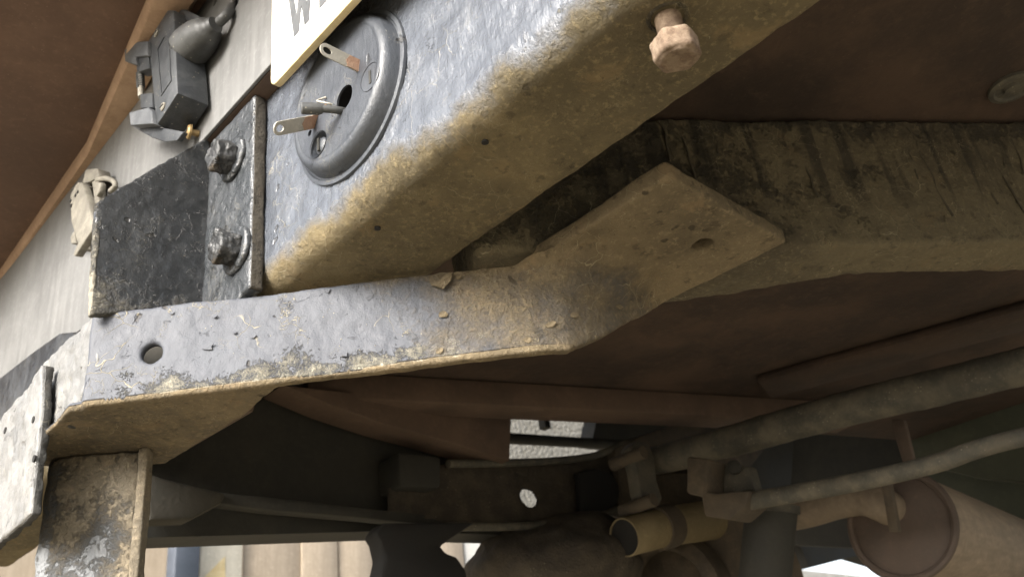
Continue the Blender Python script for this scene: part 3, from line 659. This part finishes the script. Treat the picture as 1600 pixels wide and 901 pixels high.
# --- left side of the underbody, dark; daylight shows under it and through the gap at the wheel arch
YB = .96
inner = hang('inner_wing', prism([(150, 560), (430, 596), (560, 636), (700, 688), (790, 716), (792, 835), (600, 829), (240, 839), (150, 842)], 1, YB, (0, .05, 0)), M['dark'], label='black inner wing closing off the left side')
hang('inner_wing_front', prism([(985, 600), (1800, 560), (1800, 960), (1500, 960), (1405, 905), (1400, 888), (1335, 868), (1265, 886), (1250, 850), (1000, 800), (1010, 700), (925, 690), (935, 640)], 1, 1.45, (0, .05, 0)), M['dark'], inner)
hang('arch_rod', tube([at(770, 683, 1, 1.3), at(1010, 697, 1, 1.3)], .012, 12), M['dark'], inner)
hang('arch_clip', box(at(850, 660, 1, 1.37) - Vector((.008, .01, .015)), at(850, 652, 1, 1.37) + Vector((.008, .01, .03))), M['dark'], inner)
hang('outrigger', prism([(225, 735), (262, 748), (355, 770), (348, 785), (300, 810), (235, 812)], 1, .92, (0, .03, 0), .004), M['murk'], label='stubby brown outrigger bracket')
hang('sill_strip', prism([(340, 768), (420, 776), (560, 792), (700, 806), (700, 822), (560, 808), (420, 796), (340, 786)], 1, .93, (0, .02, 0), .002), M['dark'])
hang('spring_hanger', prism([(622, 705), (690, 712), (690, 762), (626, 760)], 1, .91, (0, .05, 0), .006), M['dark'])
hang('load_bed_side_blocker', box(V(.3, -.55, .5), V(3.6, -.52, .98)), M['dark'], inner)  # unseen side wall, added to keep daylight out of the underbody
hang('body_roof_blocker', box(V(.3, -.55, .98), V(3.6, 1.6, 1.0)), M['dark'], inner)  # unseen roof sheet over the whole body, added against light leaking in
hang('body_side_blocker', box(V(.3, 1.56, .55), V(.95, 1.6, .98)), M['dark'], inner)  # unseen left side, added to close the light-blocking box
# left chassis rail section with its hole and the dark rubber stop
lrh = [circ(at(829, 776, 1, .93), Vector((1, 0, 0)), Vector((0, 0, 1)), .019, 24, .0125)]
lr = hang('left_chassis_rail', plate(pxp([(610, 734), (720, 723), (860, 722), (930, 712), (985, 690), (1010, 700), (1015, 770), (965, 798), (880, 812), (700, 820), (610, 806)], 1, .93), lrh, Vector((0, .012, 0))), M['mudbrown'], voxel=.004, rough=((.003, 20), (.0015, 60)), label='curved muddy chassis rail on the far side with a round hole')
hang('lower_lip', tube(pxp([(700, 822), (820, 821), (900, 812), (960, 797), (1000, 775)], 1, .92), .006, 10, sub=5), M['tube'], lr)
hang('upper_lip', tube(pxp([(700, 724), (780, 723), (860, 720), (930, 711), (990, 688), (1060, 678)], 1, .92), .006, 10, sub=5), M['tube'], lr)
hang('rubber_stop', prism([(905, 738), (930, 730), (955, 738), (970, 760), (966, 785), (950, 797), (910, 800)], 1, .915, (0, .012, 0), .003), M['black'], lr)
hang('arm_plate', prism([(960, 700), (1000, 680), (1060, 660), (1230, 660), (1150, 760), (1040, 800), (975, 800), (968, 745)], 1, .91, (0, .03, 0), .006), M['brown'])
# shackle
sh = hang('shackle', prism([(985, 698), (996, 687), (1014, 690), (1024, 715), (1027, 750), (1036, 778), (1030, 790), (1012, 792), (1001, 768), (996, 735)], 1, .78, (0, .022, 0), .004), M['tube'], label='dusty spring shackle plate')
for x, y in ((1006, 706), (1022, 780)):
    hang('shackle_bolt', tube([at(x, y, 1, .762), at(x, y, 1, .762) + Vector((0, .06, 0))], .0095, 14), M['brown'], sh)
# axle tube and thin rod
P_ = [at(2250, 405, 0, 1.1), at(1600, 571, 0, 1.1), at(1300, 645, 0, 1.1), at(1080, 705, 0, 1.1), at(1010, 722, 0, 1.1)]
axl = hang('axle_tube', tube(P_, [pxr(P_[i], (38, 30, 27, 24, 22)[i]) for i in range(5)], 32, sub=6), M['tube'], voxel=.006, rough=((.0018, 14), (.0012, 60)), label='thick dusty grey cross tube')
P_ = pxp([(2200, 560), (1600, 682), (1450, 727), (1300, 760), (1140, 787)], 0, 1.02)
hang('track_rod', tube(P_, [pxr(p, 14.5) for p in P_], 20, sub=6), M['tube'], label='thin dusty rod curving under the axle tube')
bm = prism([(1072, 712), (1105, 716), (1103, 768), (1118, 770), (1170, 765), (1165, 790), (1140, 812), (1100, 806), (1095, 775), (1072, 770)], 0, 1.0, (.05, 0, 0), .004)
bm2 = hang('rod_bracket', bm, M['brown'], label='lumpy mud-covered rod bracket')
hang('bracket_plate', prism([(1105, 722), (1170, 728), (1180, 765), (1120, 772)], 0, 1.04, (.02, 0, 0), .003), M['tube'], bm2)
hang('bracket_bolt', hexa(at(1150, 730, 0, 1.035), (-1, 0, 0), .010, .008), M['dark'], bm2)
# exhaust
P_ = [at(975, 839, 0, 1.0), at(1040, 822, 0, 1.092), at(1110, 812, 0, 1.195), at(1180, 800, 0, 1.30)]
tpp = hang('tail_pipe', tube(P_, [pxr(p, 30) for p in P_], 32, hollow=.93), M['brass'], label='yellowed open tail pipe')
hang('bore_dark_disc', tube([P_[0].lerp(P_[1], .03), P_[0].lerp(P_[1], .06)], pxr(P_[0], 28.6), 28), M['black'], tpp)  # black disc near the mouth paints in the dark of the bore
d_ = (P_[1] - P_[0]).normalized(); u, v = frame(d_); cc = at(1036, 823, 0, 1.087)
hang('clamp', tube([cc - d_ * .016, cc + d_ * .016], pxr(cc, 34), 32), M['brown'], tpp)
P_ = pxp([(1150, 815), (1250, 798), (1310, 782), (1350, 778)], 0, 1.24) + [at(1378, 788, 0, 1.235), at(1396, 797, 0, 1.262)]
ex = hang('exhaust_pipe', tube(P_, [pxr(p, 27) for p in P_], 28, sub=6), M['exhaust'], label='bent dusty exhaust pipe entering the silencer')
hang('pipe_flange', prism([(1376, 756), (1390, 752), (1404, 830), (1388, 830)], 0, 1.19, (.012, 0, 0), .003), M['brown'], ex)
sc0 = at(1410, 820, 0, 1.26); sa = (M3 @ Vector((2300 - CX, 1114 - CY, FPX))).normalized(); srr = pxr(sc0, 82)
sl = hang('silencer', lathe(sc0, sa, [(srr * .985, .0), (srr, .004), (srr, .7), (srr * .9, .72), (0, .73)], 64, cap=False), M['exhaust'], label='large dusty drum silencer', ang=35)
hang('end_cap', lathe(sc0, sa, [(srr * 1.0, .006), (srr * 1.012, .0), (srr * .985, -.006), (srr * .93, -.003), (srr * .5, -.012), (0, -.016)], 64, cap=False), M['exend'], sl, label='rust-brown end of the silencer')
up_ = Vector((0, -.35, 1)); up_ = (up_ - sa * up_.dot(sa)).normalized()
hang('seam', tube([sc0 + up_ * srr + sa * .01, sc0 + up_ * srr + sa * .69], .006, 8), M['exhaust'], sl)
hang('end_rim', tube([sc0 + (up_ * math.cos(t) + sa.cross(up_) * math.sin(t)) * srr * .985 - sa * .004 for t in [i * math.tau / 48 for i in range(49)]], .0055, 8), M['exend'], sl)
# shock absorber and hanging parts
P_ = [at(1205, 795, 0, 1.12), at(1200, 850, 0, 1.12), at(1190, 960, 0, 1.12)]
shk = hang('shock_absorber', tube(P_, [pxr(p, 40) for p in P_], 28), M['dark'], label='dark damper tube hanging down')
hang('damper_collar', tube([at(1205, 788, 0, 1.12), at(1205, 800, 0, 1.12)], pxr(P_[0], 44), 28), M['tube'], shk)
hang('strap', prism([(1400, 690), (1392, 655), (1412, 655), (1428, 720), (1410, 722)], 0, 1.25, (.01, 0, 0), .002), M['exend'])
hang('tank_panel', bev(plate(pxp([(1414, 660), (1700, 590), (1700, 760), (1520, 745), (1430, 722)], 0, 1.75), [], Vector((.05, 0, 0))), .004), M['darkgreen'], label='dark green tank side')
hang('tank_lower', prism([(1420, 712), (1700, 640), (1700, 860), (1440, 860)], 0, 1.9, (.05, 0, 0), .004), M['darkgreen'])
hang('under_tray', prism([(1240, 660), (1420, 650), (1420, 860), (1230, 850)], 0, 2.3, (.05, 0, 0), .004), M['dark'])
# axle housing, ring and rubber stop at the bottom edge
cc = at(862, 912, 1, .97)
bm = bmesh.new(); bmesh.ops.create_icosphere(bm, subdivisions=5, radius=.135, matrix=Matrix.Translation(cc))
for v_ in bm.verts:
    q = v_.co - cc; v_.co = cc + Vector((q.x * 1.0, q.y * 1.1, q.z * .75)) * (1 + .20 * fbm(v_.co, 6) + .035 * fbm(v_.co, 26) + .015 * fbm(v_.co, 80))
hang('axle_housing', bm, M['mudbrown'], label='lumpy mud-coated axle housing', ang=80)
rc = at(1062, 935, 0, 1.2)
bm = lathe(rc, (-1, 0, -.15), [(.075, 0), (.1, 0), (.1, .03), (.085, .045), (.075, .03), (.075, 0)], 48, cap=False)
hang('brake_backplate', bm, M['brown'], label='round dirty ring below the tail pipe')
hang('brake_face', lathe(rc, (-1, 0, -.15), [(.2, -.03), (.19, -.012), (.1, -.01), (.075, .005), (0, .008)], 48), M['brown'])
bs = hang('bump_stop', prism([(600, 815), (745, 815), (700, 845), (690, 852), (698, 862), (715, 868), (730, 890), (735, 925), (590, 925), (602, 870), (596, 845), (588, 832)], 1, .90, (0, .03, 0), .006), M['black'], label='black rubber bump stop silhouetted against the yard')

# ------------------------------------------------------------------ yard behind
YW = 3.0
wall = hang('pebbledash_wall', box(Vector((2.4, YW + .1, 0)), Vector((5.4, YW + .3, 3.2))), M['pebble'])
wall.parent = None; wall.location = LOC[wall.name]
tag(wall, 'pale pebbledash house wall glimpsed through the wheel arch gap', 'wall')
fence = empty('timber_hoarding', (1.6, YW, 0)); tag(fence, 'hoarding of cream and tan vertical boards behind the vehicle', 'fence')
def board(x0, x1, mat, y=YW, zt=1.45, label=None):
    a = at(x0, 870, 1, y).x; b = at(x1, 870, 1, y).x
    return hang('board', box(Vector((a, y, 0)), Vector((b, y + .03, zt)), .004), M[mat], fence, label)
board(313, 379, 'board_cream', label='cream board with a yellow patch')
board(380.5, 470, 'board_tan', YW + .02); board(472, 528, 'board_tan', YW + .012); board(529.5, 585, 'board_tan', YW + .02); board(586.5, 660, 'board_white', YW + .03); board(662, 725, 'board_tan', YW + .02); board(727, 800, 'board_white', YW + .03)
q = pxp([(315, 905), (352, 868), (352, 960), (315, 960)], 1, YW - .003)
hang('patch', plate(q, [], Vector((0, .002, 0))), M['yellow'], fence)
pf = hang('gate_post', box(Vector((at(274, 870, 1, YW - .05).x, YW - .05, 0)), Vector((at(313, 870, 1, YW - .05).x, YW + .02, 1.7)), .006), M['board_blue']); pf.parent = None; pf.location = LOC[pf.name]
tag(pf, 'dark navy post left of the cream board', 'post')
sb = hang('white_panel', box(Vector((5.5, YW + .2, .3)), Vector((7.6, YW + .26, 1.27))), M['board_white']); sb.parent = None; sb.location = LOC[sb.name]
tag(sb, 'bright white panel seen beneath the silencer', 'panel')
fb = hang('far_wall', box(Vector((-2, YW + 1.6, 0)), Vector((2.2, YW + 1.8, 2.2))), M['board_tan']); fb.parent = None; fb.location = LOC[fb.name]
tag(fb, 'blurred tan wall left of the navy post', 'wall')
for o in (wall, pf, sb, fb): o.matrix_parent_inverse = Matrix.Identity(4)
for o in list(fence.children): o.matrix_parent_inverse = Matrix.Translation(-LOC[fence.name])
